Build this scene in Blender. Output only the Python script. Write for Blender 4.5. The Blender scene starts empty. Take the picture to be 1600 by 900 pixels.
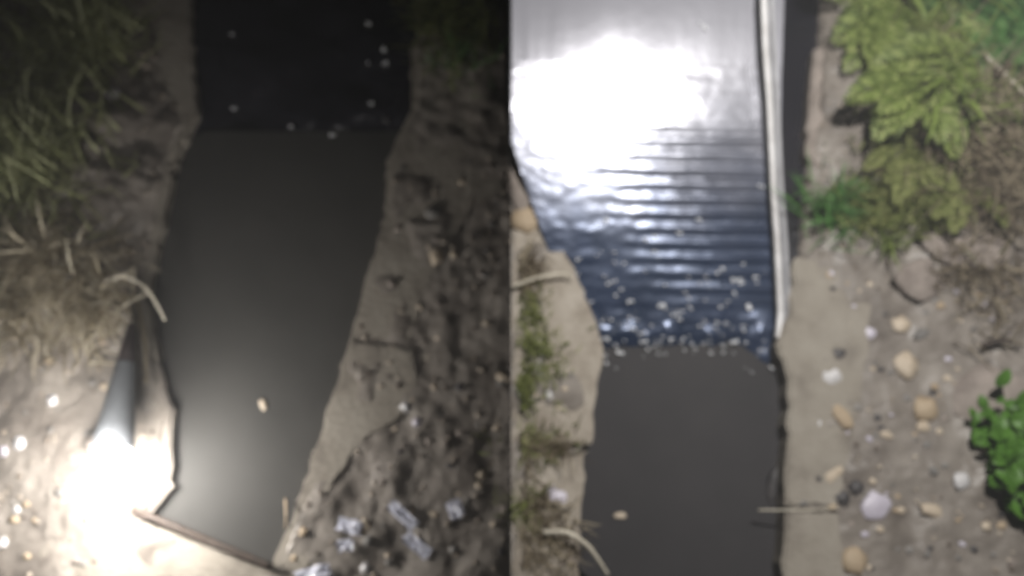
import bpy, bmesh, math, random
import numpy as np
from mathutils import Vector, Matrix, noise

R = math.radians
sc = bpy.context.scene
COL = sc.collection
rnd = random.Random(7)

# ------------------------------------------------------------------ camera
TILT, CAMZ, FOC = R(15), 2.15, 30.0
CAMY = -CAMZ * math.tan(TILT)
cam = bpy.data.objects.new('camera', bpy.data.cameras.new('camera'))
COL.objects.link(cam)
cam.location = (0, CAMY, CAMZ)
cam.rotation_euler = (TILT, 0, 0)
cam.data.lens = FOC
cam.data.sensor_width = 36
cam.data.shift_x = 3 / 1600
cam.data.clip_start = 0.02
cam.data.clip_end = 500
cam.data.dof.use_dof = True              # the phone is focused short of the ground
cam.data.dof.focus_distance = 1.25
cam.data.dof.aperture_fstop = 1.25
sc.camera = cam

def P(px, py, z=0.0):
    """photograph pixel -> point on the level z"""
    nx = (px - 797) / 1600 * 36 / FOC
    ny = (450 - py) / 1600 * 36 / FOC
    d = Vector((nx, math.sin(TILT) + ny * math.cos(TILT), -math.cos(TILT) + ny * math.sin(TILT)))
    t = (z - CAMZ) / d.z
    return Vector((0, CAMY, CAMZ)) + d * t
PX = 2.67 / 1600                          # metres per photograph pixel near the ground

# ------------------------------------------------------------------ night sky and lamps
w = bpy.data.worlds.new('World'); sc.world = w; w.use_nodes = True
nt = w.node_tree
sky = nt.nodes.new('ShaderNodeTexSky'); sky.sky_type = 'NISHITA'; sky.sun_disc = False
sky.sun_elevation = R(-6); sky.sun_rotation = R(200)
nt.links.new(sky.outputs[0], nt.nodes['Background'].inputs[0])
nt.nodes['Background'].inputs[1].default_value = 0.05

def lamp(name, kind, loc, energy, color, aim=None, **kw):
    l = bpy.data.lights.new(name, kind); l.energy = energy; l.color = color
    for k, v in kw.items(): setattr(l, k, v)
    o = bpy.data.objects.new(name, l); COL.objects.link(o); o.location = loc
    if aim is not None:
        o.rotation_euler = (Vector(aim) - Vector(loc)).to_track_quat('-Z', 'Y').to_euler()
    return o

# a hand lamp held over the right ditch, its beam masked by nodes near the divider
LR = Vector((0.66, 0.45, 2.1))
hl = lamp('hand_lamp', 'SPOT', LR, 245, (1.0, 0.97, 0.93), None, spot_size=R(125), spot_blend=0.7, shadow_soft_size=0.012)
hl.data.use_nodes = True                  # mask added to cut the beam and keep the left ditch dark
lt = hl.data.node_tree; em = lt.nodes['Emission']
tc = lt.nodes.new('ShaderNodeTexCoord'); sx = lt.nodes.new('ShaderNodeSeparateXYZ'); lt.links.new(tc.outputs['Normal'], sx.inputs[0])
dv = lt.nodes.new('ShaderNodeMath'); dv.operation = 'DIVIDE'; lt.links.new(sx.outputs[0], dv.inputs[0]); lt.links.new(sx.outputs[2], dv.inputs[1])
mr = lt.nodes.new('ShaderNodeMapRange'); lt.links.new(dv.outputs[0], mr.inputs[0])
mr.inputs[1].default_value = LR.x / LR.z + .052; mr.inputs[2].default_value = LR.x / LR.z + .045
mr.inputs[3].default_value = 0; mr.inputs[4].default_value = 1
lt.links.new(mr.outputs[0], em.inputs['Strength'])
# phone light over the left ditch, weak
LL = Vector((-0.75, -0.55, 2.1))
lamp('phone_light', 'SPOT', LL, 20, (1.0, 0.96, 0.93), (-1.06, -0.34, 0), spot_size=R(74), spot_blend=1.0, shadow_soft_size=0.02)

sc.view_settings.view_transform = 'Standard'
sc.view_settings.look = 'None'
sc.view_settings.exposure = 0
sc.view_settings.gamma = 1
sc.cycles.use_denoising = True
sc.cycles.max_bounces = 5
sc.cycles.filter_width = 2.0

# ------------------------------------------------------------------ materials
def mat(name, stops, scale=6, rough=0.8, bump=0.3, bscale=60, detail=6, spec=0.4, metal=0.0, island=0.0, trans=0.0, rvar=0.0, bdist=0.01):
    m = bpy.data.materials.new(name); m.use_nodes = True
    t = m.node_tree; b = t.nodes['Principled BSDF']
    geo = t.nodes.new('ShaderNodeNewGeometry')
    n = t.nodes.new('ShaderNodeTexNoise'); n.inputs['Scale'].default_value = scale; n.inputs['Detail'].default_value = detail
    n.inputs['Roughness'].default_value = 0.65
    t.links.new(geo.outputs['Position'], n.inputs['Vector'])
    cr = t.nodes.new('ShaderNodeValToRGB')
    e = cr.color_ramp.elements
    while len(e) > 1: e.remove(e[-1])
    for i, (p, c) in enumerate(stops):
        q = e[0] if i == 0 else e.new(p)
        q.position = p; q.color = (*c, 1)
    src = n.outputs['Fac']
    if island:
        mx = t.nodes.new('ShaderNodeMix'); mx.inputs[0].default_value = island
        t.links.new(n.outputs['Fac'], mx.inputs[2]); t.links.new(geo.outputs['Random Per Island'], mx.inputs[3])
        src = mx.outputs[0]
    t.links.new(src, cr.inputs[0]); t.links.new(cr.outputs[0], b.inputs['Base Color'])
    b.inputs['Roughness'].default_value = rough
    if rvar:
        n3 = t.nodes.new('ShaderNodeTexNoise'); n3.inputs['Scale'].default_value = 9; n3.inputs['Detail'].default_value = 4
        t.links.new(geo.outputs['Position'], n3.inputs['Vector'])
        mr = t.nodes.new('ShaderNodeMapRange'); mr.inputs[1].default_value = 0.35; mr.inputs[2].default_value = 0.65
        mr.inputs[3].default_value = rough - rvar; mr.inputs[4].default_value = rough + rvar * 0.4
        t.links.new(n3.outputs['Fac'], mr.inputs[0]); t.links.new(mr.outputs[0], b.inputs['Roughness'])
    b.inputs['Specular IOR Level'].default_value = spec
    b.inputs['Metallic'].default_value = metal
    if trans:
        b.inputs['Subsurface Weight'].default_value = 0.0
        tr = t.nodes.new('ShaderNodeBsdfTranslucent'); t.links.new(cr.outputs[0], tr.inputs[0])
        ms = t.nodes.new('ShaderNodeMixShader'); ms.inputs[0].default_value = trans
        out = t.nodes['Material Output']
        t.links.new(b.outputs[0], ms.inputs[1]); t.links.new(tr.outputs[0], ms.inputs[2]); t.links.new(ms.outputs[0], out.inputs[0])
    if bump:
        n2 = t.nodes.new('ShaderNodeTexNoise'); n2.inputs['Scale'].default_value = bscale; n2.inputs['Detail'].default_value = 5
        t.links.new(geo.outputs['Position'], n2.inputs['Vector'])
        bp = t.nodes.new('ShaderNodeBump'); bp.inputs['Strength'].default_value = bump; bp.inputs['Distance'].default_value = bdist
        t.links.new(n2.outputs['Fac'], bp.inputs['Height']); t.links.new(bp.outputs[0], b.inputs['Normal'])
    return m

M = {}
M['mud'] = mat('mud', [(0.28, (.095, .080, .068)), (0.48, (.185, .163, .142)), (0.68, (.265, .238, .21))], 5, 0.62, 0.35, 45, spec=.35, rvar=.25)
M['concrete'] = mat('concrete', [(0.28, (.13, .112, .095)), (0.5, (.25, .225, .19)), (0.75, (.31, .285, .245))], 7, 0.85, 0.35, 70, spec=.25, rvar=.2)
M['concrete_old'] = mat('concrete_old', [(0.28, (.16, .13, .105)), (0.5, (.31, .275, .23)), (0.75, (.42, .38, .33))], 9, 0.85, 0.5, 60, spec=.25)
M['rock'] = mat('rock', [(0.3, (.15, .125, .11)), (0.55, (.26, .225, .20)), (0.8, (.34, .29, .26))], 14, 0.8, 0.5, 60, spec=.3)
M['pale'] = mat('pale_stone', [(0.3, (.36, .29, .21)), (0.7, (.58, .50, .40))], 20, 0.6, 0.3, 90)
M['tan'] = mat('tan_stone', [(0.3, (.29, .22, .145)), (0.7, (.42, .335, .235))], 20, 0.65, 0.3, 90)
M['white'] = mat('white_stone', [(0.3, (.45, .44, .44)), (0.7, (.65, .64, .65))], 20, 0.4, 0.2, 90)
M['grey'] = mat('grey_stone', [(0.3, (.12, .115, .11)), (0.7, (.25, .235, .22))], 20, 0.6, 0.3, 90)
M['dark'] = mat('dark_stone', [(0.3, (.03, .028, .03)), (0.7, (.075, .07, .07))], 20, 0.5, 0.3, 90)
M['lilac'] = mat('lilac_stone', [(0.3, (.42, .39, .46)), (0.7, (.60, .57, .64))], 16, 0.35, 0.3, 60)
M['green'] = mat('green_leaf', [(0.2, (.035, .095, .025)), (0.55, (.075, .19, .045)), (0.85, (.16, .30, .10))], 12, 0.55, 0, island=.7, trans=.25)
M['lime'] = mat('lime_leaf', [(0.2, (.05, .075, .016)), (0.55, (.165, .225, .05)), (0.85, (.36, .40, .15))], 12, 0.55, 0, island=.6, trans=.25)
M['broad'] = mat('broad_leaf', [(0.15, (.03, .09, .01)), (0.85, (.11, .25, .035))], 25, 0.45, 0.3, 40, island=.5, trans=.2)
M['olive'] = mat('olive_moss', [(0.2, (.055, .07, .018)), (0.55, (.165, .19, .055)), (0.9, (.29, .30, .12))], 10, 0.8, 0, island=.6, trans=.2)
M['straw'] = mat('dry_straw', [(0.15, (.06, .043, .028)), (0.5, (.165, .132, .085)), (0.9, (.36, .31, .22))], 9, 0.7, 0, island=.75, trans=.15)
M['sage'] = mat('grey_green_grass', [(0.15, (.11, .12, .045)), (0.55, (.33, .35, .17)), (0.9, (.55, .56, .36))], 10, 0.8, 0, island=.7, trans=.2)
M['strawlight'] = mat('lit_straw', [(0.15, (.18, .145, .09)), (0.5, (.40, .35, .255)), (0.9, (.60, .55, .44))], 9, 0.7, 0, island=.7, trans=.15)  # lighter copy of the straw, brighter light put into its colour
M['palestraw'] = mat('pale_straw', [(0.2, (.40, .36, .28)), (0.8, (.62, .58, .49))], 30, 0.6, 0)
M['pool'] = mat('murky_water', [(0.25, (.030, .029, .031)), (0.75, (.046, .043, .045))], 2.5, 0.6, 0.05, 14, spec=.12, bdist=.004)
M['poolgrey'] = mat('silty_water', [(0.3, (.040, .039, .037)), (0.7, (.054, .052, .049))], 2.5, 0.6, 0.05, 14, spec=.12, bdist=.004)
M['flow'] = mat('flowing_water', [(0.3, (.018, .032, .066)), (0.7, (.042, .062, .118))], 6, 0.275, 0.10, 30, spec=.8, metal=.42, bdist=.005)
def sheen_tint(m, y0, y1, pale, palem):
    # water film's sheen painted into the base colour, paler upstream
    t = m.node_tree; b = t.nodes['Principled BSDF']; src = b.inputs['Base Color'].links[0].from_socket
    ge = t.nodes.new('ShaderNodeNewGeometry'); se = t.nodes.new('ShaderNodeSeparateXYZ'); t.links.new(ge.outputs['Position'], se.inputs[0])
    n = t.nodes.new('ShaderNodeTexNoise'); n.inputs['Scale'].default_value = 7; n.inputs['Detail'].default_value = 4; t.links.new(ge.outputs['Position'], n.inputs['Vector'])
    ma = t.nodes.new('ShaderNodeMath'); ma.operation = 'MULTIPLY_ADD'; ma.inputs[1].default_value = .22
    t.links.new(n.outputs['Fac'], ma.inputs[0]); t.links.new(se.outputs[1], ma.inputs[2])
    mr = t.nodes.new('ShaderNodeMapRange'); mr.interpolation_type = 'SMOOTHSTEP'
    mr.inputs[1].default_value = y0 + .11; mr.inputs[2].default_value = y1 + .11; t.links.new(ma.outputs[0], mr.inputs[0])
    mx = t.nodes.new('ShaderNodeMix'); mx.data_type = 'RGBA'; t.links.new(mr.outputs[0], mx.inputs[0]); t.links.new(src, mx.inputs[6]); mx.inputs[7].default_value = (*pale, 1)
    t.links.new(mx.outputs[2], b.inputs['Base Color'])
sheen_tint(M['flow'], P(1000, 400).y, P(1000, 110).y, (.36, .36, .40), 0)
M['flowdark'] = mat('painted_shade', [(0.3, (.008, .008, .012)), (0.7, (.014, .013, .018))], 6, 0.25, 0.3, 30, spec=.5, bdist=.004)  # near-black colour carries the shade of the upper ditch and the gap
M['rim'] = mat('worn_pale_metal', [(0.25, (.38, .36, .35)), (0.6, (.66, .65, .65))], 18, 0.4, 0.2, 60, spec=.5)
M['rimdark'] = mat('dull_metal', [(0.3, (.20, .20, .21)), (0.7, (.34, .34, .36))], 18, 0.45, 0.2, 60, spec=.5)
M['foam_glints'] = mat('foam_glints', [(0.3, (.75, .77, .8)), (0.7, (.85, .86, .88))], 30, 0.25, 0)
M['plastic'] = mat('plastic_film', [(0.3, (.45, .46, .55)), (0.7, (.65, .66, .75))], 40, 0.15, 0.3, 80, spec=.8)
M['torchbody'] = mat('dark_grey_metal', [(0.3, (.085, .09, .097)), (0.7, (.11, .117, .125))], 40, 0.4, 0.1, 200, spec=.5)
M['torchgrip'] = mat('brown_rubber', [(0.3, (.07, .052, .052)), (0.7, (.09, .07, .07))], 40, 0.7, 0.2, 200)
M['board'] = mat('black_board', [(0.3, (.02, .02, .02)), (0.7, (.03, .03, .03))], 10, 0.9, 0.1, 50)
M['wood'] = mat('wet_wood', [(0.3, (.025, .018, .014)), (0.7, (.06, .042, .032))], 30, 0.6, 0.4, 80)
g = bpy.data.materials.new('lamp_glass'); g.use_nodes = True
g.node_tree.nodes['Principled BSDF'].inputs['Emission Color'].default_value = (1, .97, .9, 1)
g.node_tree.nodes['Principled BSDF'].inputs['Emission Strength'].default_value = 12
M['lens'] = g

# ------------------------------------------------------------------ object helpers
def link(name, me, m=None, parent=None, loc=None):
    o = bpy.data.objects.new(name, me); COL.objects.link(o)
    if m is not None and me is not None and not me.materials: me.materials.append(M[m] if isinstance(m, str) else m)
    if parent is not None: o.parent = parent
    if loc is not None: o.location = loc
    return o
def meshdata(name, v, f, smooth=True):
    me = bpy.data.meshes.new(name); me.from_pydata([tuple(x) for x in v], [], f); me.update()
    if smooth: me.polygons.foreach_set('use_smooth', [True] * len(me.polygons))
    return me
def tag(o, label=None, cat=None, group=None, kind=None):
    if label: o['label'] = label
    if cat: o['category'] = cat
    if group: o['group'] = group
    if kind: o['kind'] = kind
    return o
def empty(name, loc):
    o = bpy.data.objects.new(name, None); COL.objects.link(o); o.location = loc; o.empty_display_size = .05
    return o

# ------------------------------------------------------------------ outlines (photograph pixels, level z = 0)
L_LEFT  = [(300, -700), (300, 0), (306, 175), (272, 250), (242, 400), (228, 470), (246, 560), (266, 625), (266, 760), (232, 812)]
L_RIGHT = [(645, -700), (642, 0), (640, 170), (604, 250), (600, 335), (545, 530), (508, 650), (470, 770), (425, 885)]
L_CANAL = L_LEFT + [(330, 850)] + L_RIGHT[::-1]
R_LEFT  = [(690, -700), (740, 0), (806, 205), (838, 265), (862, 345), (892, 405), (945, 540), (932, 600), (924, 705), (914, 712), (905, 900), (895, 1400)]
R_RIGHT = [(1275, -700), (1276, 0), (1268, 150), (1250, 290), (1242, 400), (1232, 490), (1214, 540), (1233, 592), (1229, 735), (1222, 900), (1215, 1400)]
R_CANAL = R_LEFT + R_RIGHT[::-1]
def world(poly, z=0): return [P(x, y, z) for x, y in poly]
# the divider is at x = 0; the right canal's far left runs under it, clamp
LC = [(p.x, p.y) for p in world(L_CANAL)]
RC = [(max(p.x, 0.004), p.y) for p in world(R_CANAL)]

def sdist(pts, poly):
    """signed distance, negative inside"""
    pts = np.asarray(pts); q = np.asarray(poly); n = len(q)
    d = np.full(len(pts), 1e9); inside = np.zeros(len(pts), bool)
    for i in range(n):
        a, b = q[i], q[(i + 1) % n]; ab = b - a
        t = np.clip(((pts - a) @ ab) / max(ab @ ab, 1e-12), 0, 1)
        d = np.minimum(d, np.hypot(*(pts - a - t[:, None] * ab).T))
        c = ((a[1] > pts[:, 1]) != (b[1] > pts[:, 1]))
        with np.errstate(divide='ignore', invalid='ignore'):
            xi = a[0] + (pts[:, 1] - a[1]) / (b[1] - a[1]) * ab[0]
        inside ^= c & (pts[:, 0] < xi)
    return np.where(inside, -d, d)

def nz(x, y, s, seed=0.0): return noise.fractal(Vector((x * s, y * s, seed)), 0.9, 2.0, 4)

MOUNDS = [(P(60, 250), .30, .07), (P(205, 500), .10, .05), (P(60, 420), .16, .04), (P(1480, 230), .28, .10), (P(1400, 120), .2, .05),
          (P(740, 60), .15, .04), (P(1560, 720), .12, .03)]
def gz_base(x, y):
    h = -0.006 + 0.014 * nz(x, y, 6, 3.1) + 0.005 * nz(x, y, 19, 8.4) + 0.002 * nz(x, y, 55, 1.4)
    for c, r, a in MOUNDS:
        h += a * math.exp(-((x - c.x) ** 2 + (y - c.y) ** 2) / (r * r)) * (1 + 0.5 * nz(x, y, 9, 5))
    r = math.hypot(x, y)
    if r > 2.5: h += 0.03 * nz(x, y, .6, 2) * min(1, (r - 2.5))
    return h

# ------------------------------------------------------------------ ground: one sheet, fine in view, coarse to the horizon
def axis(lo, hi, step, far):
    a = list(np.arange(lo, hi + step / 2, step)); s = step
    x = hi
    while x < far: s *= 1.6; x += s; a.append(x)
    x = lo; s = step; pre = []
    while x > -far: s *= 1.6; x -= s; pre.append(x)
    return np.array(pre[::-1] + a)
xs = axis(-1.6, 1.6, 0.0085, 80); ys = axis(-1.0, 1.15, 0.0085, 80)
gx, gy = np.meshgrid(xs, ys); pts = np.c_[gx.ravel(), gy.ravel()]
sd = np.minimum(sdist(pts, LC), sdist(pts, RC))
zb = np.array([gz_base(x, y) for x, y in pts])
# round the ground down to the channel bed
k = np.clip((sd - 0.003) / 0.014, 0, 1); k = k * k * (3 - 2 * k)
zz = zb * k + (-0.42) * (1 - k)
nx_, ny_ = len(xs), len(ys)
idx = np.arange(nx_ * ny_).reshape(ny_, nx_)
faces = np.stack([idx[:-1, :-1], idx[:-1, 1:], idx[1:, 1:], idx[1:, :-1]], -1).reshape(-1, 4)
me = bpy.data.meshes.new('ground')
me.vertices.add(len(pts)); me.vertices.foreach_set('co', np.c_[pts, zz].astype(np.float32).ravel())
me.loops.add(faces.size); me.loops.foreach_set('vertex_index', faces.ravel().astype(np.int32))
me.polygons.add(len(faces)); me.polygons.foreach_set('loop_start', np.arange(0, faces.size, 4, dtype=np.int32))
me.polygons.foreach_set('use_smooth', np.ones(len(faces), bool)); me.update(calc_edges=True)
tag(link('ground', me, 'mud'), kind='structure')
def gz(x, y):
    s = min(sdist([(x, y)], LC)[0], sdist([(x, y)], RC)[0])
    t = min(max((s - 0.003) / 0.014, 0), 1); t = t * t * (3 - 2 * t)
    return gz_base(x, y) * t - 0.42 * (1 - t)
def G(px, py, lift=0.0):
    """point on the ground surface under a photograph pixel"""
    z = 0.0
    for _ in range(3):
        p = P(px, py, z); z = max(gz_base(p.x, p.y), -.03)
    p.z = z + lift
    return p

# ------------------------------------------------------------------ added board between the two places, blocks the right lamp's spill
bm = bmesh.new(); bmesh.ops.create_cube(bm, size=1)
bmesh.ops.scale(bm, vec=(.0022, 5.2, .76), verts=bm.verts); bmesh.ops.translate(bm, vec=(0, 0.6, -.08), verts=bm.verts)
me = bpy.data.meshes.new('added_light_divider'); bm.to_mesh(me); bm.free()
tag(link('added_light_divider', me, 'board'), 'thin black board added edge-on between the two ditches to block the right lamp', 'board')

# ------------------------------------------------------------------ concrete slabs along the channels
def slab(name, label, poly, m='concrete', top=0.004, bot=-0.44, seed=0, jit=.0045, cat='concrete slab', rise=0.0, group=None):
    rr = random.Random(seed)
    pl = [P(x, y, top) for x, y in poly]
    pl = [Vector((max(p.x, .003) if sum(q.x for q in pl) > 0 else min(p.x, -.003), p.y, 0)) for p in pl]
    out = []
    for a, b in zip(pl, pl[1:] + pl[:1]):
        n = max(1, int((b - a).length / .022))
        for i in range(n):
            p = a.lerp(b, i / n)
            out.append(p + Vector((rr.uniform(-jit, jit), rr.uniform(-jit, jit), 0)))
    c = sum(out, Vector()) / len(out)
    bm = bmesh.new()
    vs = [bm.verts.new((p.x, p.y, top)) for p in out]
    f = bm.faces.new(vs)
    if f.normal.z < 0: f.normal_flip()
    bmesh.ops.recalc_face_normals(bm, faces=[f])
    if f.normal.z < 0: f.normal_flip()
    r = bmesh.ops.extrude_face_region(bm, geom=[f])
    for v in r['geom']:
        if isinstance(v, bmesh.types.BMVert): v.co.z = bot
    # extrude made the new cap at the bottom: recompute
    bmesh.ops.recalc_face_normals(bm, faces=bm.faces)
    bmesh.ops.bevel(bm, geom=[e for e in bm.edges if all(v.co.z > bot + .1 for v in e.verts)], offset=.006, segments=2, affect='EDGES')
    me = bpy.data.meshes.new(name); bm.to_mesh(me); bm.free()
    o = link(name, me, m)
    tag(o, label, cat, group)
    return o
# left ditch
slab('concrete_slab', 'grey concrete edge at the upper left of the dark ditch', [(300, -700), (300, 0), (306, 175), (272, 250), (215, 262), (180, 60), (170, -700)], seed=1)
slab('concrete_slab', 'narrow concrete edge of the dark ditch beside the straw, left side', [(271, 254), (242, 400), (228, 470), (246, 560), (222, 566), (196, 470), (208, 390), (232, 258)], seed=2, top=.002)
slab('concrete_slab', 'concrete edge blown out white beside the torch beam', [(247, 564), (266, 625), (266, 760), (232, 812), (60, 850), (90, 640), (222, 570)], seed=3, m='mud', top=-.006, jit=.009)
slab('concrete_slab', 'dim concrete edge at the upper right of the dark ditch', [(645, -700), (642, 0), (640, 170), (604, 250), (600, 335), (547, 526), (640, 538), (672, 440), (735, 330), (786, 300), (790, 150), (700, 120), (690, -700)], seed=4, top=-.006)
slab('concrete_slab', 'smooth grey slab below the joint, right edge of the dark ditch', [(545, 532), (508, 650), (470, 770), (425, 885), (480, 900), (520, 760), (570, 690), (632, 650), (655, 600), (648, 545)], seed=5, top=-.002)
slab('concrete_slab', 'brown concrete sill closing the bottom end of the dark ditch', [(226, 818), (330, 852), (420, 888), (498, 905), (470, 1100), (60, 1100), (60, 858)], seed=6, m='concrete', top=-.003)
# right ditch
slab('concrete_slab', 'pale concrete edge narrowing to a point beside the sparkling chute', [(800, 190), (806, 205), (838, 265), (862, 345), (892, 405), (945, 540), (932, 600), (925, 694), (800, 690)], seed=7, m='concrete_old', top=-.001)
slab('concrete_slab', 'pale concrete edge below the mossy joint, left of the grey pool', [(922, 706), (914, 712), (905, 900), (895, 1400), (800, 1400), (800, 712)], seed=8, m='concrete_old', top=-.002)
slab('concrete_slab', 'square-topped pale slab right of the chute with a pointed corner', [(1242, 402), (1232, 490), (1214, 540), (1233, 592), (1229, 735), (1227, 790), (1312, 792), (1345, 640), (1362, 500), (1365, 404), (1340, 400)], seed=9, top=.001)
slab('concrete_slab', 'pale slab below the thin white joint, right of the grey pool', [(1227, 797), (1222, 900), (1215, 1400), (1330, 1400), (1322, 900), (1310, 799)], seed=10, top=.000)

o = slab('rock', 'tall flat pinkish grey rock standing beside the black gap', [(1274, 78), (1302, 62), (1326, 118), (1346, 200), (1352, 262), (1296, 272), (1258, 246), (1266, 150)], m='rock', seed=21, top=.022, jit=.006, cat='rock')
o = slab('rock', 'grey rock half hidden in green behind the pinkish rock', [(1332, 78), (1352, 40), (1392, 52), (1400, 118), (1384, 168), (1352, 166)], m='grey', seed=22, top=.035, jit=.006, cat='rock')
# ------------------------------------------------------------------ water
def sheet(name, poly, m, z, step=.02, fn=None, kind='structure'):
    q = [(P(x, y, z).x, P(x, y, z).y) for x, y in poly]
    x0, x1 = min(a for a, _ in q), max(a for a, _ in q); y0, y1 = min(b for _, b in q), max(b for _, b in q)
    nxx, nyy = int((x1 - x0) / step) + 2, int((y1 - y0) / step) + 2
    v = []; f = []
    for j in range(nyy):
        for i in range(nxx):
            x, y = x0 + (x1 - x0) * i / (nxx - 1), y0 + (y1 - y0) * j / (nyy - 1)
            v.append((x, y, z + (fn(x, y) if fn else 0)))
    for j in range(nyy - 1):
        for i in range(nxx - 1):
            a = j * nxx + i; f.append((a, a + 1, a + nxx + 1, a + nxx))
    o = link(name, meshdata(name, v, f), m)
    return tag(o, kind=kind)
WZ = -.075; LZ = -.04
sheet('pool_water', [(200, 205), (660, 205), (660, 900), (200, 900)], 'poolgrey', LZ, .02, lambda x, y: .0008 * nz(x, y, 12, 2))
UY = P(450, 205, WZ).y
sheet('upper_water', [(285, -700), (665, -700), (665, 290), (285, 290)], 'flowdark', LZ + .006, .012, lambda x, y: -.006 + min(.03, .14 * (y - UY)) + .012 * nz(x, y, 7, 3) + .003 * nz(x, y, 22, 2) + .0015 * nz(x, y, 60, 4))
sheet('gap_shade_sheet', [(1226, -700), (1300, -700), (1300, 500), (1226, 500)], 'flowdark', -.03, .03)  # dark sheet added to stand for the shade in the gap
sheet('pool_water', [(880, 500), (1250, 500), (1250, 1400), (880, 1400)], 'pool', WZ, .02, lambda x, y: .0008 * nz(x, y, 12, 7))

# ------------------------------------------------------------------ chute of the right ditch
SL = math.tan(R(13)); TX = math.tan(R(2.6))
CY0 = P(1080, 546, WZ).y
chute = empty('metal_chute', P(1080, 546, WZ))
tag(chute, 'wet metal chute with ribs and a pale rim, glaring white at its top', 'chute')
def chz(x, y): return WZ + .004 - (x - .45) * TX * min(1, max(0, (y - CY0) / .3)) + max(0, (y - CY0)) * SL if y < CY0 + .95 else WZ + .004 + .95 * SL + (y - CY0 - .95) * .02
def place(o, par):
    o.parent = par; o.matrix_parent_inverse = Matrix.Translation(-par.location)
    return o
CH_L = [(640, -700), (700, 0), (795, 205), (930, 556)]
CH_R = [(1196, -700), (1196, 0), (1204, 150), (1212, 300), (1220, 440), (1218, 556)]
def yrow(py): return P(1000, py, -.02).y
ribrows = [236, 262, 290, 313, 337, 358, 380, 400, 421, 441, 462]
RIBY = [P(1150, r, -.02).y for r in ribrows]
def edge_x(poly, y):
    q = [P(a, b, -.02) for a, b in poly]
    for a, b in zip(q, q[1:]):
        if b.y <= y <= a.y: return b.x + (a.x - b.x) * (y - b.y) / (a.y - b.y)
    return q[0].x if y > q[0].y else q[-1].x
v = []; f = []
ysr = list(np.arange(CY0 - .13, CY0 + .75, .0055)) + [CY0 + .95, CY0 + 1.3, CY0 + 2.0]
NC = 90
for y in ysr:
    xl = max(edge_x(CH_L, y) - .02, .004); xr = edge_x(CH_R, y)
    for i in range(NC + 1):
        x = xl + (xr - xl) * i / NC
        t = i / NC
        ry = (y - RIBY[-1]) / (RIBY[0] - RIBY[-1])
        band = max(.15, min(1, (ry + .15) / .35)) if ry < 1 else max(.1, 1 - (ry - 1) * 6)
        rib = math.sin((y + .0025 * nz(x, y, 4, 1)) * 2 * math.pi / .0385) * (.00012 + .0021 * max(0, min(1, (t - .3) / .35))) * band
        z = chz(x, y) - (max(0, CY0 + .05 - .05 * abs(2 * t - 1) ** 3 - y) ** 2 * 5 - .014 * nz(x, y, 8, 2) * max(0, min(1, (CY0 + .12 - y) / .1))) + rib + .0010 * nz(x, y * 2.0, 7, 6) + .0006 * nz(x, y * 1.6, 24, 9) * (1.3 - t * .6)
        v.append((x, y, z))
for j in range(len(ysr) - 1):
    for i in range(NC):
        a = j * (NC + 1) + i; f.append((a, a + 1, a + NC + 2, a + NC + 1))
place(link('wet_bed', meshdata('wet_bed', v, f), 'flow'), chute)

def bar(name, pts, wid, hgt, m, par, seg=1, zoff=0):
    """a strip along pts (world), wid across in x, hgt thick"""
    v = []; f = []
    for p in pts:
        for dx, dz in ((-wid / 2, 0), (-wid / 2 * .8, hgt), (wid / 2 * .8, hgt), (wid / 2, 0)):
            v.append((p.x + dx, p.y, p.z + dz + zoff))
    for i in range(len(pts) - 1):
        a = i * 4
        for k in range(3): f.append((a + k, a + k + 1, a + k + 5, a + k + 4))
    f.append((0, 3, 2, 1)); a = (len(pts) - 1) * 4; f.append((a, a + 1, a + 2, a + 3))
    o = link(name, meshdata(name, v, f, False), m)
    return place(o, par) if par else o
# rim: side wall + pale lip + outer lip
def rimline(dx):
    out = []
    for px, py in [(1196, -700), (1196, -250), (1196, 0), (1199, 75), (1204, 150), (1208, 225), (1212, 300), (1216, 370), (1220, 440), (1222, 490), (1218, 528)]:
        p = P(px + dx, py, .0); p.z = max(chz(p.x, p.y) + .035, -.02); q = P(px + dx, py, p.z); q.z = p.z
        q.x += rnd.uniform(-.0015, .0015); q.z += rnd.uniform(-.001, .001); out.append(q)
    return out
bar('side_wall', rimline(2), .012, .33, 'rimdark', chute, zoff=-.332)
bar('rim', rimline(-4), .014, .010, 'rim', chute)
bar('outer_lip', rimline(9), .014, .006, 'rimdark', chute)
for i, r in enumerate(ribrows):
    xa = rnd.choice([1088, 1100, 1112, 1096]) + (0 if i % 3 else 12)
    a = P(xa, r, -.03); b = P(1194 + i * 1.8, r + 3, -.03)
    pts = []
    for s in range(6):
        p = a.lerp(b, s / 5); z = chz(p.x, p.y) - .001; q = Vector((p.x, p.y, z)); pts.append(q)
    v = []; f = []
    for q in pts:
        for k in range(5):
            an = math.pi * k / 4
            v.append((q.x, q.y + .007 * math.cos(an) + .001 * nz(q.x, q.y, 30, i), q.z + .0042 * math.sin(an)))
    for s in range(5):
        for k in range(4):
            c = s * 5 + k; f.append((c, c + 5, c + 6, c + 1))
    place(link('rib', meshdata('rib', v, f), 'flow'), chute)

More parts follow.
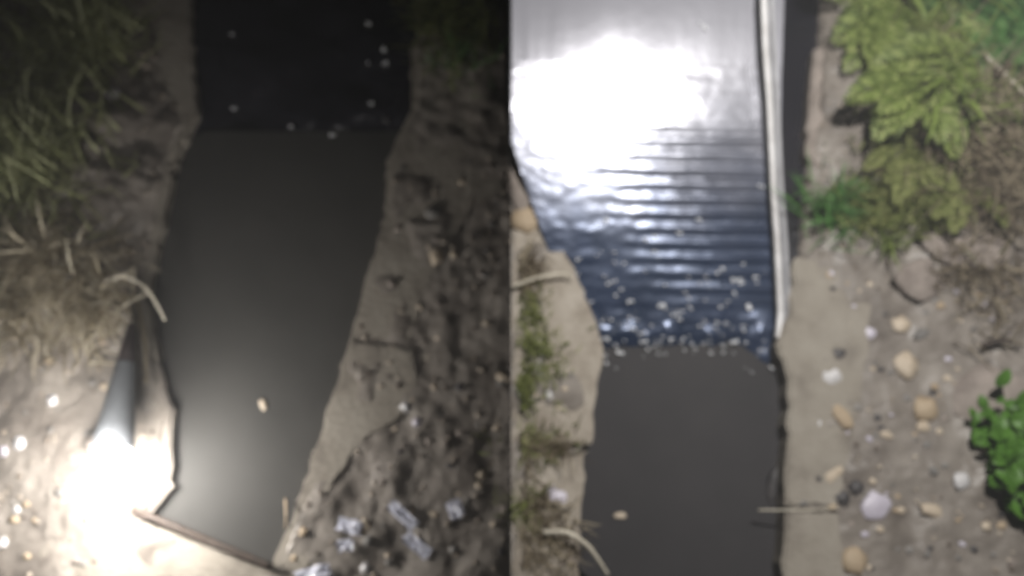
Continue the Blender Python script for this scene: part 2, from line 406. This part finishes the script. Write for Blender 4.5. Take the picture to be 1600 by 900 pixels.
# ------------------------------------------------------------------ generic stones
def stone_mesh(seed, sub=2, rough=.42):
    bm = bmesh.new(); bmesh.ops.create_icosphere(bm, subdivisions=sub, radius=.5)
    for v_ in bm.verts:
        n = v_.co.normalized()
        v_.co = n * .5 * (1 + rough * noise.fractal(n * 1.3 + Vector((seed * 3.1, 0, 0)), 1, 2, 3))
        if v_.co.z < -.25: v_.co.z = -.25
    me = bpy.data.meshes.new('stone'); bm.to_mesh(me); bm.free()
    me.polygons.foreach_set('use_smooth', [True] * len(me.polygons))
    return me
SHAPES = {}
def stone(px, py, w, h, m, label, name='stone', cat='stone', group=None, th=.6, seed=None, rot=None, z=None):
    seed = rnd.randrange(7) if seed is None else seed
    key = (seed, m)
    if key not in SHAPES: SHAPES[key] = stone_mesh(seed)
    p = G(px, py)
    if z is not None: p = P(px, py, z)
    o = link(name, SHAPES[key], m)
    o.location = p
    W, H = w * PX, h * PX
    o.scale = (W, H, th * min(W, H)); o.location.z += .04 * th * min(W, H)
    o.rotation_euler = (rnd.uniform(-.2, .2), rnd.uniform(-.2, .2), rnd.uniform(-.4, .4) if rot is None else R(rot))
    return tag(o, label, cat, group)

# right bank, named ones
stone(1300, 590, 32, 30, 'white', 'shiny white pebble with a dark stone above it, on the right slab', seed=1)
stone(1284, 560, 26, 20, 'dark', 'dark stone just above the shiny white pebble', seed=2)
stone(1310, 553, 24, 22, 'dark', 'dark stone at the upper right of the shiny white pebble', seed=3)
stone(1415, 570, 36, 46, 'pale', 'large pale peach pebble in the mud right of the slab', seed=4)
stone(1406, 508, 28, 28, 'pale', 'round pale grey pebble above the large peach pebble', seed=5)
stone(1440, 522, 30, 16, 'grey', 'flat greyish pebble right of the round pale pebble', seed=6)
stone(1446, 640, 38, 42, 'tan', 'large tan stone in the middle of the right mud', seed=1)
stone(1443, 667, 22, 18, 'pale', 'small pale pebble touching the underside of the large tan stone', seed=0)
stone(1316, 650, 26, 42, 'tan', 'long yellowish stone leaning on the right slab', seed=2, rot=25)
stone(1300, 742, 40, 20, 'pale', 'long cream stone lying slanted on the right slab', seed=3, rot=35)
stone(1316, 778, 26, 26, 'dark', 'dark stone at the end of the white joint', seed=4)
stone(1337, 762, 22, 22, 'dark', 'black stone above the lilac patch of mud', seed=5)
stone(1368, 792, 50, 40, 'lilac', 'wet lilac-white stone beside the white joint', seed=6, th=.35)
stone(1458, 800, 40, 20, 'pale', 'flat cream stone below the leafy green plant', seed=0, rot=-20)
stone(1502, 752, 26, 28, 'white', 'whitish pebble at the left foot of the leafy green plant', seed=1)
stone(1334, 876, 38, 40, 'tan', 'tan stone at the bottom edge of the right slab', seed=2)
stone(1532, 688, 20, 14, 'pale', 'small cream pebble left of the leafy green plant, topmost there', seed=3)
stone(1356, 520, 24, 20, 'lilac', 'small wet bluish stone on the right slab near the top', seed=4, th=.4)
stone(1280, 658, 12, 18, 'white', 'tiny white pebble near the left edge of the right slab', seed=5)
stone(1385, 680, 22, 12, 'pale', 'thin pale pebble below the middle of the right mud', seed=6)
# rocks in the upper right
stone(1505, 385, 130, 80, 'rock', 'broad flat brown rock under the dry grass', name='rock', cat='rock', seed=5, th=.22, rot=-8)
stone(1440, 440, 90, 70, 'rock', 'grey-brown rock below the broad flat brown rock', name='rock', cat='rock', seed=5, th=.4)
stone(1545, 620, 130, 90, 'rock', 'brown rock sunk in mud above the leafy green plant', name='rock', cat='rock', seed=6, th=.25)
# left bank of the right ditch
stone(822, 345, 50, 44, 'tan', 'orange-tan stone on the concrete at the divider', seed=2, th=.7)
stone(815, 290, 46, 110, 'rock', 'greenish grey rock above the orange-tan stone', name='rock', cat='rock', seed=3, th=.5)
stone(848, 350, 22, 40, 'dark', 'black stone squeezed beside the orange-tan stone', seed=4)
stone(858, 618, 14, 16, 'white', 'tiny white pebble on the concrete left of the pool', seed=5)
stone(815, 615, 16, 14, 'white', 'tiny white pebble near the divider', seed=6)
stone(872, 775, 36, 26, 'lilac', 'pale wet stone on the concrete at the lower left of the pool', seed=1, rot=-30)
stone(970, 806, 20, 9, 'pale', 'small pale chip floating in the grey pool', seed=0, z=WZ + .002, th=.5)
stone(1208, 760, 20, 60, 'dark', 'dark lump against the right side of the grey pool', seed=2, z=WZ, th=.8)
# left half, named ones
stone(682, 400, 22, 30, 'pale', 'pale upright pebble on the dark right bank', seed=1)
stone(678, 332, 30, 22, 'grey', 'greyish pebble above the pale upright pebble', seed=2)
stone(722, 284, 14, 14, 'pale', 'tiny pale pebble high on the dark bank', seed=3)
stone(633, 636, 17, 17, 'white', 'small bright pebble on the smooth grey slab', seed=4)
stone(652, 660, 14, 14, 'lilac', 'tiny bluish pebble below the small bright pebble', seed=5)
stone(786, 590, 26, 14, 'pale', 'thin pale pebble against the divider', seed=6, rot=-30)
stone(752, 743, 15, 15, 'pale', 'small pebble alone at the lower right of the dark bank', seed=1)
stone(411, 632, 10, 18, 'pale', 'pale chip floating in the dark ditch', seed=2, z=LZ + .002, th=.5)
stone(474, 831, 13, 15, 'tan', 'upper of two tan pebbles at the bottom of the slab', seed=3)
stone(460, 872, 12, 14, 'tan', 'lower of two tan pebbles at the bottom of the slab', seed=4)
stone(571, 822, 14, 22, 'pale', 'pale pebble beside the shiny scraps', seed=5)
stone(575, 845, 16, 16, 'grey', 'grey pebble between the shiny scraps', seed=6)
stone(571, 888, 14, 16, 'white', 'white pebble under the shiny scraps at the bottom edge', seed=0)
stone(82, 625, 14, 20, 'white', 'bright pebble at the upper left of the glare', seed=1)
stone(30, 692, 18, 20, 'white', 'bright pebble at the far left level with the glare', seed=2)
stone(6, 705, 12, 18, 'lilac', 'bluish pebble at the left picture edge', seed=3)
stone(26, 796, 12, 12, 'white', 'tiny bright pebble left of the glare, low down', seed=4)
stone(4, 848, 14, 18, 'white', 'white pebble at the left edge near the bottom', seed=5)
stone(130, 378, 16, 18, 'white', 'bright pebble in the straw of the left bank', seed=6)
stone(200, 393, 22, 12, 'pale', 'flat pale pebble beside the ditch at the straw', seed=1)
stone(175, 148, 26, 22, 'lilac', 'pale stone in the dim grass of the left bank', seed=2)
stone(15, 410, 26, 50, 'tan', 'orange-tan stone at the left edge in the straw', seed=3)
stone(604, 186, 14, 14, 'dark', 'dark hole-like stone on the dim upper concrete', seed=4)

# many small pebbles
def scatter(n, box, avoid, label, group, sizes, mats, seed):
    rr = random.Random(seed); k = 0
    while k < n:
        px, py = rr.uniform(box[0], box[2]), rr.uniform(box[1], box[3])
        p = P(px, py)
        if min(sdist([(p.x, p.y)], LC)[0], sdist([(p.x, p.y)], RC)[0]) < .02: continue
        s = rr.uniform(*sizes); q = rr.choice(mats)
        cw = {'pale': 'cream', 'tan': 'tan', 'grey': 'grey', 'rock': 'brown', 'dark': 'dark', 'lilac': 'bluish'}[q]
        stone(px, py, s, s * rr.uniform(.6, 1), q, label.replace('small', 'small ' + cw, 1), 'pebble', 'pebble', group.replace('small', 'small ' + cw, 1), th=rr.uniform(.5, .8)); k += 1
scatter(150, (1240, 420, 1590, 890), 0, 'small pebble pressed into the mud right of the grey pool', 'small pebbles right of the grey pool', (5, 15), ['pale', 'pale', 'tan', 'grey', 'grey', 'rock', 'dark', 'lilac'], 3)
scatter(14, (806, 560, 915, 890), 0, 'small pebble on the concrete left of the grey pool', 'small pebbles left of the grey pool', (6, 13), ['pale', 'grey', 'rock'], 4)
scatter(60, (560, 260, 790, 890), 0, 'small pebble on the dim bank right of the dark ditch', 'small pebbles right of the dark ditch', (6, 15), ['pale', 'grey', 'rock', 'rock', 'dark'], 5)
scatter(40, (5, 500, 200, 890), 0, 'small pebble on the ground left of the glare', 'small pebbles left of the glare', (6, 15), ['pale', 'grey', 'rock', 'tan'], 6)
# gravel grains: stuff
rr = random.Random(11); base = stone_mesh(3, 1, .2); bv = [v_.co.copy() for v_ in base.vertices]; bf = [tuple(p.vertices) for p in base.polygons]
v = []; f = []
gp = []
while len(gp) < 6500:
    x, y = rr.uniform(-1.55, 1.55), rr.uniform(-.95, 1.1)
    gp.append((x, y))
gs = np.minimum(sdist(gp, LC), sdist(gp, RC))
for (x, y), s in zip(gp, gs):
    if s < .02 or nz(x, y, 3, 4) < -.15: continue
    r = .0022 + .0065 * rr.random() ** 3; z = gz_base(x, y); b0 = len(v); rm = Matrix.Rotation(rr.random() * 6, 3, 'Z')
    v += [(rm @ c) * 2 * r + Vector((x, y, z)) for c in bv]; f += [tuple(i + b0 for i in q) for q in bf]
tag(link('gravel', meshdata('gravel', v, f), mat('gravel_grains', [(0.2, (.09, .07, .055)), (.6, (.24, .20, .16)), (.95, (.5, .44, .36))], 8, .7, 0, island=.8)), kind='stuff')

# white flecks on the waters: froth, and glints put in as pale blobs
def foam_glints(name, pts, seed):
    rr = random.Random(seed); v = []; f = []
    for (px, py, s, z) in pts:
        p = P(px, py, z) if z is not None else None
        if z is None:
            p = P(px, py, -.04)
            for _ in range(3): p = P(px, py, chz(p.x, p.y))
        for _ in range(rr.randint(3, 6)):
            c = p + Vector((rr.uniform(-1, 1) * s * .5 * PX, rr.uniform(-.6, .6) * s * .5 * PX, .006)); b0 = len(v)
            r = s * PX * rr.uniform(.2, .5)
            v += [Vector((q.x * r * 1.3, q.y * r, q.z * r * .9)) + c for q in bv]; f += [tuple(i + b0 for i in q) for q in bf]
    return tag(link(name, meshdata(name, v, f), 'foam_glints'), kind='stuff')
fl = [(1033, 480, 13), (1062, 487, 10), (1078, 482, 8), (1128, 480, 9), (1172, 482, 14), (985, 472, 8), (990, 515, 8), (1048, 530, 7), (1142, 536, 9), (968, 552, 10), (945, 556, 6), (1008, 375, 9),
      (1022, 372, 7), (1060, 365, 8), (950, 345, 11), (962, 322, 8), (940, 350, 6), (903, 407, 7), (975, 412, 6), (960, 440, 9), (1150, 440, 12), (1180, 435, 8), (1160, 442, 10), (1188, 292, 9),
      (1092, 345, 9), (1100, 45, 12), (1090, 38, 8), (1005, 520, 6), (1120, 505, 7), (1190, 548, 8), (1205, 575, 7), (1085, 545, 6), (955, 500, 6)]
fl += [(rnd.uniform(930, 1215), 545 + rnd.gauss(0, 16), rnd.uniform(2, 7)) for _ in range(34)]
fl += [(rnd.uniform(900, 1215), 540 - 150 * rnd.random() ** 1.8, rnd.uniform(3, 7)) for _ in range(90)]
foam_glints('foam_glints', [(a, b, s, None if b < 540 else WZ + .004) for a, b, s in fl], 5)
foam_glints('foam_glints', [(575, 38, 13, LZ + .036), (597, 78, 14, LZ + .036), (601, 101, 14, LZ + .036), (573, 100, 8, LZ + .036), (579, 162, 11, LZ + .036), (455, 200, 11, LZ + .036), (520, 212, 10, LZ + .036), (366, 172, 8, LZ + .036), (363, 55, 6, LZ + .036)], 6)  # pale blobs painted in for glints on the dark water

# ------------------------------------------------------------------ plants
def blade_geo(L, W, lean, curl, seg=6, fold=.25, broad=False, v=None, f=None, T=None):
    """a tapering leaf rising from the origin and arching to +x"""
    v = [] if v is None else v; f = [] if f is None else f; b0 = len(v); T = T or Matrix()
    x = z = 0.0; ang = lean
    for i in range(seg + 1):
        t = i / seg
        ww = W * (math.sin(math.pi * min(1, t * .92 + .06)) ** .8 if broad else (1 - t) ** .7 * (.75 + .25 * min(1, t * 5))) + .0003
        nxv, nzv = -math.cos(ang), math.sin(ang)      # leaf normal-ish in xz
        for s, lift in ((-1, fold), (0, 0), (1, fold)):
            v.append(T @ Vector((x + nxv * lift * ww * .5, s * ww / 2, z + nzv * lift * ww * .5)))
        x += L / seg * math.sin(ang); z += L / seg * math.cos(ang); ang += curl / seg
    for i in range(seg):
        a = b0 + i * 3
        f += [(a, a + 1, a + 4, a + 3), (a + 1, a + 2, a + 5, a + 4)]
    return v, f
LEAF = {}
def leafmesh(kind, m):
    if (kind, m) not in LEAF:
        rr = random.Random(kind * 7 + 1)
        v, f = blade_geo(1, [.045, .06, .05, .075][kind % 4], .25 + .1 * kind, [.9, 1.3, .5, 1.6][kind % 4])
        LEAF[(kind, m)] = meshdata('leaf', v, f)
        LEAF[(kind, m)].materials.append(M[m])
    return LEAF[(kind, m)]
def tuft(name, label, cat, px, py, n, L, m, group=None, fine=60, lift=0., spread=.03, tilt=.3, wscale=1.0, fineM=None, az=None, azs=.7):
    rr = random.Random(int(px * 13 + py))
    p = G(px, py, lift); root = tag(empty(name, p), label, cat, group)
    for i in range(n):
        o = link('leaf', leafmesh(rr.randrange(4), m), None, root)
        o.location = (rr.gauss(0, spread), rr.gauss(0, spread), -.004)
        o.rotation_euler = (rr.uniform(-tilt, tilt), rr.uniform(-tilt, tilt), rr.uniform(0, 6.28) if az is None else az + rr.gauss(0, azs))
        l = L * rr.uniform(.55, 1.1); o.scale = (l, l * wscale, l)
    if fine:
        v, f = [], []
        for i in range(fine):
            T = Matrix.Translation((rr.gauss(0, spread * 1.5), rr.gauss(0, spread * 1.5), -.004)) @ Matrix.Rotation(rr.uniform(0, 6.28), 4, 'Z') @ Matrix.Rotation(rr.uniform(-tilt, tilt), 4, 'X')
            blade_geo(L * rr.uniform(.3, .8), L * .03, rr.uniform(.1, .9), rr.uniform(.3, 1.6), 4, v=v, f=f, T=T)
        tag(link('fine_leaves', meshdata('fine_leaves', v, f), fineM or m, root), kind='stuff')
    return root
def frond_mesh(m, seed):
    rr = random.Random(seed); v, f = blade_geo(1, .016, .85, .8, 8)
    x = z = 0.; ang = .85
    for i in range(22):
        t = (i + 1) / 22; ang = .85 + .8 * t; x += math.sin(ang) / 22; z += math.cos(ang) / 22
        if t < .12: continue
        l = .21 * math.sin(math.pi * (t * .85 + .12)) + .03
        for s in (-1, 1):
            T = Matrix.Translation((x, 0, z)) @ Matrix.Rotation(s * rr.uniform(.9, 1.2), 4, 'Z') @ Matrix.Rotation(ang - .25, 4, 'Y')
            blade_geo(l * rr.uniform(.7, 1.15), .034, .1, .3, 3, broad=True, v=v, f=f, T=T)
            for q in (.25, .5, .75):
                T2 = T @ Matrix.Translation((.1 * q * l, 0, q * l)) @ Matrix.Rotation(s * .6, 4, 'X')
                blade_geo(l * .42, .024, .1, .2, 2, broad=True, v=v, f=f, T=T2)
    me = meshdata('frond', v, f); me.materials.append(M[m]); return me
FR = {}
def fern(name, label, px, py, n, L, m, az=None, group=None, lift=0., az_spread=1.2):
    rr = random.Random(int(px * 3 + py)); root = tag(empty(name, G(px, py, lift)), label, 'plant', group)
    for i in range(n):
        key = (m, rr.randrange(3))
        if key not in FR: FR[key] = frond_mesh(*key)
        o = link('frond', FR[key], None, root)
        o.location = (rr.gauss(0, .012), rr.gauss(0, .012), -.004)
        a = rr.uniform(0, 6.28) if az is None else az + rr.uniform(-az_spread, az_spread)
        o.rotation_euler = (rr.uniform(-.25, .25), rr.uniform(-.1, .3), a); l = L * rr.uniform(.6, 1.1); o.scale = (l, l, l)
    return root
def strands(name, boxes, n, L, W, m, seed, lay=1.0, kind='stuff', hz=.05, az=None):
    """tangled thin stems over an area"""
    rr = random.Random(seed); v, f = [], []
    for _ in range(n):
        cx, cy, rx, ry = rr.choice(boxes)
        px, py = cx + rr.gauss(0, .5) * rx, cy + rr.gauss(0, .5) * ry
        p = P(px, py)
        if min(sdist([(p.x, p.y)], LC)[0], sdist([(p.x, p.y)], RC)[0]) < .012 or abs(p.x) < .02: continue
        p.z = gz_base(p.x, p.y) + rr.uniform(0, hz) - .005
        a = rr.uniform(0, 6.28) if az is None else az + rr.gauss(0, .8)
        l = L * rr.uniform(.4, 1.2)
        if abs(p.x + l * math.cos(a)) < .01 or (p.x + l * math.cos(a)) * p.x < 0: a += math.pi
        T = Matrix.Translation(p) @ Matrix.Rotation(a, 4, 'Z')
        blade_geo(l, W * rr.uniform(.6, 1.5), rr.uniform(.5, 1.5) * lay, rr.uniform(-.4, 1.3), 5, v=v, f=f, T=T)
    return tag(link(name, meshdata(name, v, f), m), kind=kind)

# right: upper-right bank
strands('dry_grass', [(1530, 200, 110, 150), (1560, 300, 80, 80), (1480, 260, 60, 80)], 1300, .13, .0035, 'straw', 21, hz=.07)
strands('moss', [(1440, 170, 90, 160), (1430, 250, 90, 90), (1400, 80, 70, 90), (1520, 90, 120, 90), (1450, 320, 50, 40), (1370, 330, 60, 40)], 3200, .065, .006, 'olive', 22, lay=.7, hz=.03)
strands('weedy_grass', [(1550, 460, 70, 80), (1500, 420, 60, 30)], 260, .09, .0035, 'straw', 23, hz=.03)
tuft('grass_tuft', 'bright green grass tuft on top of the square slab by the gap', 'grass tuft', 1295, 330, 40, .15, 'green', fine=140, spread=.026, tilt=.5)
tuft('grass_tuft', 'small green tuft hanging down the slab corner', 'grass tuft', 1385, 375, 18, .11, 'lime', fine=40, spread=.015, tilt=.4)
fern('fern', 'light green fern spray over the top of the black gap', 1318, 14, 8, 0.14, 'lime', lift=.02)
fern('fern', 'long yellow-green fern arching down from the top beside the grey rock', 1420, 12, 9, 0.32, 'lime', az=-1.7, lift=.03, az_spread=.8)
fern('fern', 'deep green fern in the top right corner', 1585, 10, 10, 0.31, 'green', az=-2.2, lift=.05, az_spread=1.0)
fern('fern', 'mid green fern at the top edge between the long fern and the corner', 1510, 8, 9, 0.26, 'green', az=-2.0, lift=.04, az_spread=.9)
fern('fern', 'yellow-green fern drooping over the moss mound', 1430, 130, 9, 0.24, 'lime', az=-1.8, lift=.03, az_spread=1.0)
fern('fern', 'fern leaning left out of the dry grass', 1500, 110, 8, 0.24, 'lime', az=-2.5, lift=.05, az_spread=.8)
fern('fern', 'dull green fern at the lower end of the moss mound', 1410, 235, 8, 0.18, 'olive', az=-1.5, lift=.02, az_spread=1.4)
for q in [('bright arching grass hanging from the top edge left of the long fern', 1380, -10, 26, .24, 'lime', -1.75),
          ('bright arching grass falling from the top edge between the ferns', 1475, -5, 30, .28, 'lime', -1.95),
          ('green arching grass falling from the top right corner', 1575, 0, 30, .26, 'green', -2.1),
          ('yellow-green arching grass over the middle of the moss mound', 1450, 150, 26, .22, 'lime', -1.9),
          ('thin arching grass leaning out of the dry grass at the right edge', 1570, 190, 22, .2, 'lime', -2.6)]:
    tuft('arching_grass', q[0], 'grass', q[1], q[2], q[3], q[4], q[5], fine=70, lift=.03, spread=.035, tilt=.35, wscale=1.5, az=q[6], azs=.5)
fern('fern', 'fern in front of the broad flat brown rock', 1490, 290, 8, 0.17, 'olive', az=-2.0, lift=.03, az_spread=1.2)
fern('fern', 'fern hanging from the top edge over the grey rock', 1370, 40, 8, 0.22, 'lime', az=-1.6, lift=.04, az_spread=.7)
fern('fern', 'green fern beside the pale twig', 1565, 85, 8, 0.20, 'green', az=-2.6, lift=.06, az_spread=.8)
tuft('weed', 'yellowish green weed in front of the dry grass', 'plant', 1445, 330, 9, 0.12, 'olive', fine=60, spread=.025)
tuft('weed', 'yellowish green weed above the moss mound', 'plant', 1420, 170, 10, 0.16, 'lime', fine=60, spread=.03, fineM='olive')
# broad leafed plant
root = tag(empty('leafy_plant', G(1565, 705)), 'leafy bright green plant at the right picture edge', 'plant')
bl = meshdata('leaf', *blade_geo(1, .62, .75, .9, 7, .18, True)); bl.materials.append(M['broad'])
for i in range(230):
    o = link('leaf', bl, None, root); a = rnd.uniform(0, 6.28)
    o.location = (rnd.gauss(.02, .04), rnd.gauss(0, .06), rnd.uniform(0, .08)); o.rotation_euler = (rnd.uniform(-.3, .3), rnd.uniform(-.2, .4), a); l = rnd.uniform(.025, .055); o.scale = (l, l, l)
# left bank of the right ditch
strands('moss', [(826, 500, 26, 60), (815, 610, 14, 40), (835, 690, 70, 30), (850, 560, 40, 60)], 700, .04, .004, 'olive', 24, lay=.8, hz=.02)
strands('dry_grass', [(826, 820, 30, 80), (850, 700, 50, 16), (815, 430, 24, 40), (870, 850, 50, 50)], 650, .08, .0035, 'straw', 25, hz=.02)
tuft('grass_tuft', 'olive tuft at the divider beside the lower concrete edge', 'grass tuft', 828, 790, 16, .09, 'olive', fine=60, spread=.018)
# left half
strands('dry_grass', [(70, 150, 110, 150), (60, 280, 100, 80), (150, 60, 60, 60)], 1500, .13, .005, 'sage', 31, hz=.06)
strands('dry_grass', [(90, 400, 110, 70), (140, 470, 70, 60), (40, 480, 50, 60)], 900, .12, .0055, 'strawlight', 32, hz=.03, az=-1.2)
strands('weedy_grass', [(730, 50, 80, 60), (690, 20, 60, 50)], 600, .12, .004, 'olive', 33, hz=.04)
tuft('grass_tuft', 'dim green tuft at the top of the dark bank by the divider', 'grass tuft', 720, 95, 22, .11, 'green', fine=60, spread=.03)
tuft('grass_tuft', 'dim tuft in the upper left corner', 'grass tuft', 60, 60, 24, .14, 'sage', fine=60, spread=.04)
tuft('grass_tuft', 'dim olive tuft at the middle of the left edge', 'grass tuft', 50, 260, 24, .13, 'sage', fine=60, spread=.04)
tuft('grass_tuft', 'straw tuft lit by the torch at the left edge', 'grass tuft', 60, 400, 30, .16, 'strawlight', fine=60, spread=.03)

# ------------------------------------------------------------------ stalks, twigs, a dark shadow strip
def stalk(name, label, pts, r, m, cat='stalk', taper=.5):
    """a tube through (px, py, height) points"""
    q = [Vector((*P(x, y, z).xy, z)) for x, y, z in pts]
    cu = []
    for i in range(len(q) - 1):
        p0, p1, p2, p3 = q[max(i - 1, 0)], q[i], q[i + 1], q[min(i + 2, len(q) - 1)]
        for s in range(5):
            t = s / 5; cu.append(.5 * ((2 * p1) + (p2 - p0) * t + (2 * p0 - 5 * p1 + 4 * p2 - p3) * t * t + (3 * p1 - p0 - 3 * p2 + p3) * t ** 3))
    cu.append(q[-1]); v = []; f = []; n = len(cu); o0 = cu[0].copy()
    for i, c in enumerate(cu):
        d = (cu[min(i + 1, n - 1)] - cu[max(i - 1, 0)]).normalized(); u = d.cross(Vector((.1, .2, 1))).normalized(); w_ = d.cross(u)
        rad = r * (1 - (1 - taper) * i / (n - 1)) * (1 + .15 * nz(i * .3, r * 100, 1, 1))
        for k in range(7): v.append(c - o0 + (u * math.cos(k * 2 * math.pi / 7) + w_ * math.sin(k * 2 * math.pi / 7)) * rad)
    for i in range(n - 1):
        for k in range(7): f.append((i * 7 + k, i * 7 + (k + 1) % 7, (i + 1) * 7 + (k + 1) % 7, (i + 1) * 7 + k))
    f.append(tuple(range(7))[::-1]); f.append(tuple((n - 1) * 7 + k for k in range(7)))
    return tag(link(name, meshdata(name, v, f), m, loc=o0), label, cat)
stalk('dry_stalk', 'pale bent dry stalk arching over the dark ditch edge', [(165, 438, .05), (195, 432, .07), (230, 452, .07), (258, 500, .04)], .0055, 'palestraw')
stalk('dry_stalk', 'thin grey stalk running down beside the torch', [(215, 470, .05), (226, 530, .06), (229, 600, .05)], .005, 'straw')
stalk('dry_stalk', 'pale curved stalk hanging over the pool from the lower left concrete', [(850, 832, .02), (885, 832, .045), (915, 850, .04), (935, 875, .02), (950, 898, 0)], .0075, 'palestraw')
stalk('dry_stalk', 'pale stalk lying on the concrete below the orange-tan stone', [(800, 448, .02), (840, 434, .035), (880, 428, .03), (892, 436, .015)], .006, 'palestraw')
stalk('twig', 'straight pale twig sticking out of the dry grass', [(1535, 82, .16), (1570, 115, .15), (1605, 150, .14)], .006, 'palestraw', 'twig', .8)
stalk('twig', 'short upright reddish twig at the foot of the slab', [(446, 780, 0), (447, 805, .02), (446, 825, .0)], .004, 'tan', 'twig')
stalk('shadow_strip', 'dark strip standing in for the gap shadow across the bottom end of the ditch', [(208, 796, .012), (270, 822, .012), (345, 853, .012), (425, 886, .012)], .010, 'wood', 'shadow_strip', .8)  # dark tube in place of the shadowed gap at the sill
stalk('dry_stalk', 'thin white straw lying along the slab joint over the water', [(1185, 797, -.01), (1230, 797, .008), (1270, 796, .01), (1312, 794, .01)], .0025, 'palestraw')
stalk('twig', 'dark twig in the brown mud at the right edge', [(1535, 540, .02), (1565, 532, .03), (1598, 540, .02)], .008, 'wood', 'twig')

# shiny scraps of film
def scrap(px, py, w, h, rot, label, m='plastic'):
    rr = random.Random(int(px)); n = 9; v = []; f = []
    for j in range(n):
        for i in range(n):
            x, y = i / (n - 1) - .5, j / (n - 1) - .5
            v.append((x * (1 + .25 * nz(y, 1, 3, px)), y * (1 + .25 * nz(x, 2, 3, px)), .35 * nz(x, y, 2.4, px) + .15 * nz(x, y, 6, px)))
    for j in range(n - 1):
        for i in range(n - 1):
            a = j * n + i; f.append((a, a + 1, a + n + 1, a + n))
    o = link('plastic_scrap', meshdata('plastic_scrap', v, f, False), m); o.location = G(px, py, .012)
    o.scale = (w * PX * .85, h * PX * .8, min(w, h) * PX * .5); o.rotation_euler = (0, 0, R(rot))
    return tag(o, label, 'plastic scrap')
scrap(548, 822, 42, 24, -15, 'crumpled bluish white scrap, upper left of the shiny group')
scrap(541, 852, 26, 22, 10, 'small crumpled bluish scrap below the upper left one')
scrap(630, 805, 60, 20, -42, 'long shiny scrap slanting at the upper right of the group')
scrap(652, 852, 52, 22, -38, 'lower slanting shiny scrap on the right of the group')
scrap(490, 895, 60, 22, 15, 'white shiny scrap at the bottom picture edge')
scrap(712, 796, 26, 34, 20, 'faint bluish scrap farthest right of the group')

# ------------------------------------------------------------------ torch lying on the left bank
A = Vector((*P(206, 506, .09).xy, .09)); B = Vector((*P(176, 700, .13).xy, .13))
torch = tag(empty('torch', A), 'dark tapered torch pointing down into the white glare', 'torch')
ax = (B - A); LN = ax.length; rotm = ax.to_track_quat('Z', 'Y').to_matrix().to_4x4()
def lathe(name, prof, m, par, seg=20):
    v = []; f = []
    for z, r in prof:
        for k in range(seg): v.append(rotm @ Vector((r * math.cos(2 * math.pi * k / seg), r * math.sin(2 * math.pi * k / seg), z)))
    for i in range(len(prof) - 1):
        for k in range(seg): f.append((i * seg + k, i * seg + (k + 1) % seg, (i + 1) * seg + (k + 1) % seg, (i + 1) * seg + k))
    f.append(tuple(range(seg))[::-1]); f.append(tuple((len(prof) - 1) * seg + k for k in range(seg)))
    me = meshdata(name, v, f); me.set_sharp_from_angle(angle=R(35))
    return link(name, me, m, par)
lathe('grip', [(0, .007), (.004, .010), (LN * .33, .022)], 'torchgrip', torch)
lathe('body', [(LN * .33, .0235), (LN * .36, .0240), (LN * .72, .0375)], 'torchbody', torch)
lathe('head', [(LN * .72, .0376), (LN * .85, .043), (LN * .985, .047), (LN, .045)], 'torchbody', torch)
lathe('lens', [(LN + .001, .041), (LN + .003, .041)], 'lens', torch)
stone(172, 690, 60, 46, 'rock', 'stone the torch head rests on', name='rock', cat='rock', seed=2, th=1.6)
LT = B + ax.normalized() * .04; LT.z += .07; LT.x += .010; LT.y -= .02
lamp('torch_lamp', 'POINT', LT, 28, (1.0, .96, .91), shadow_soft_size=.07)

# ------------------------------------------------------------------ mist volume added for a soft bloom around the torch
bm = bmesh.new(); bmesh.ops.create_cube(bm, size=1)
far = max(abs(xs[0]), xs[-1], abs(ys[0]), ys[-1]) + 5
bmesh.ops.scale(bm, vec=(2 * far, 2 * far, 4.0), verts=bm.verts); bmesh.ops.translate(bm, vec=(0, 0, .35), verts=bm.verts)
me = bpy.data.meshes.new('haze'); bm.to_mesh(me); bm.free()
hm = bpy.data.materials.new('bloom_mist'); hm.use_nodes = True; ht = hm.node_tree; ht.nodes.clear()
pv = ht.nodes.new('ShaderNodeVolumePrincipled'); pv.inputs['Density'].default_value = .028; pv.inputs['Color'].default_value = (.9, .92, .95, 1)
ho = ht.nodes.new('ShaderNodeOutputMaterial'); ht.links.new(pv.outputs[0], ho.inputs['Volume'])
tag(link('haze', me, hm), kind='stuff')
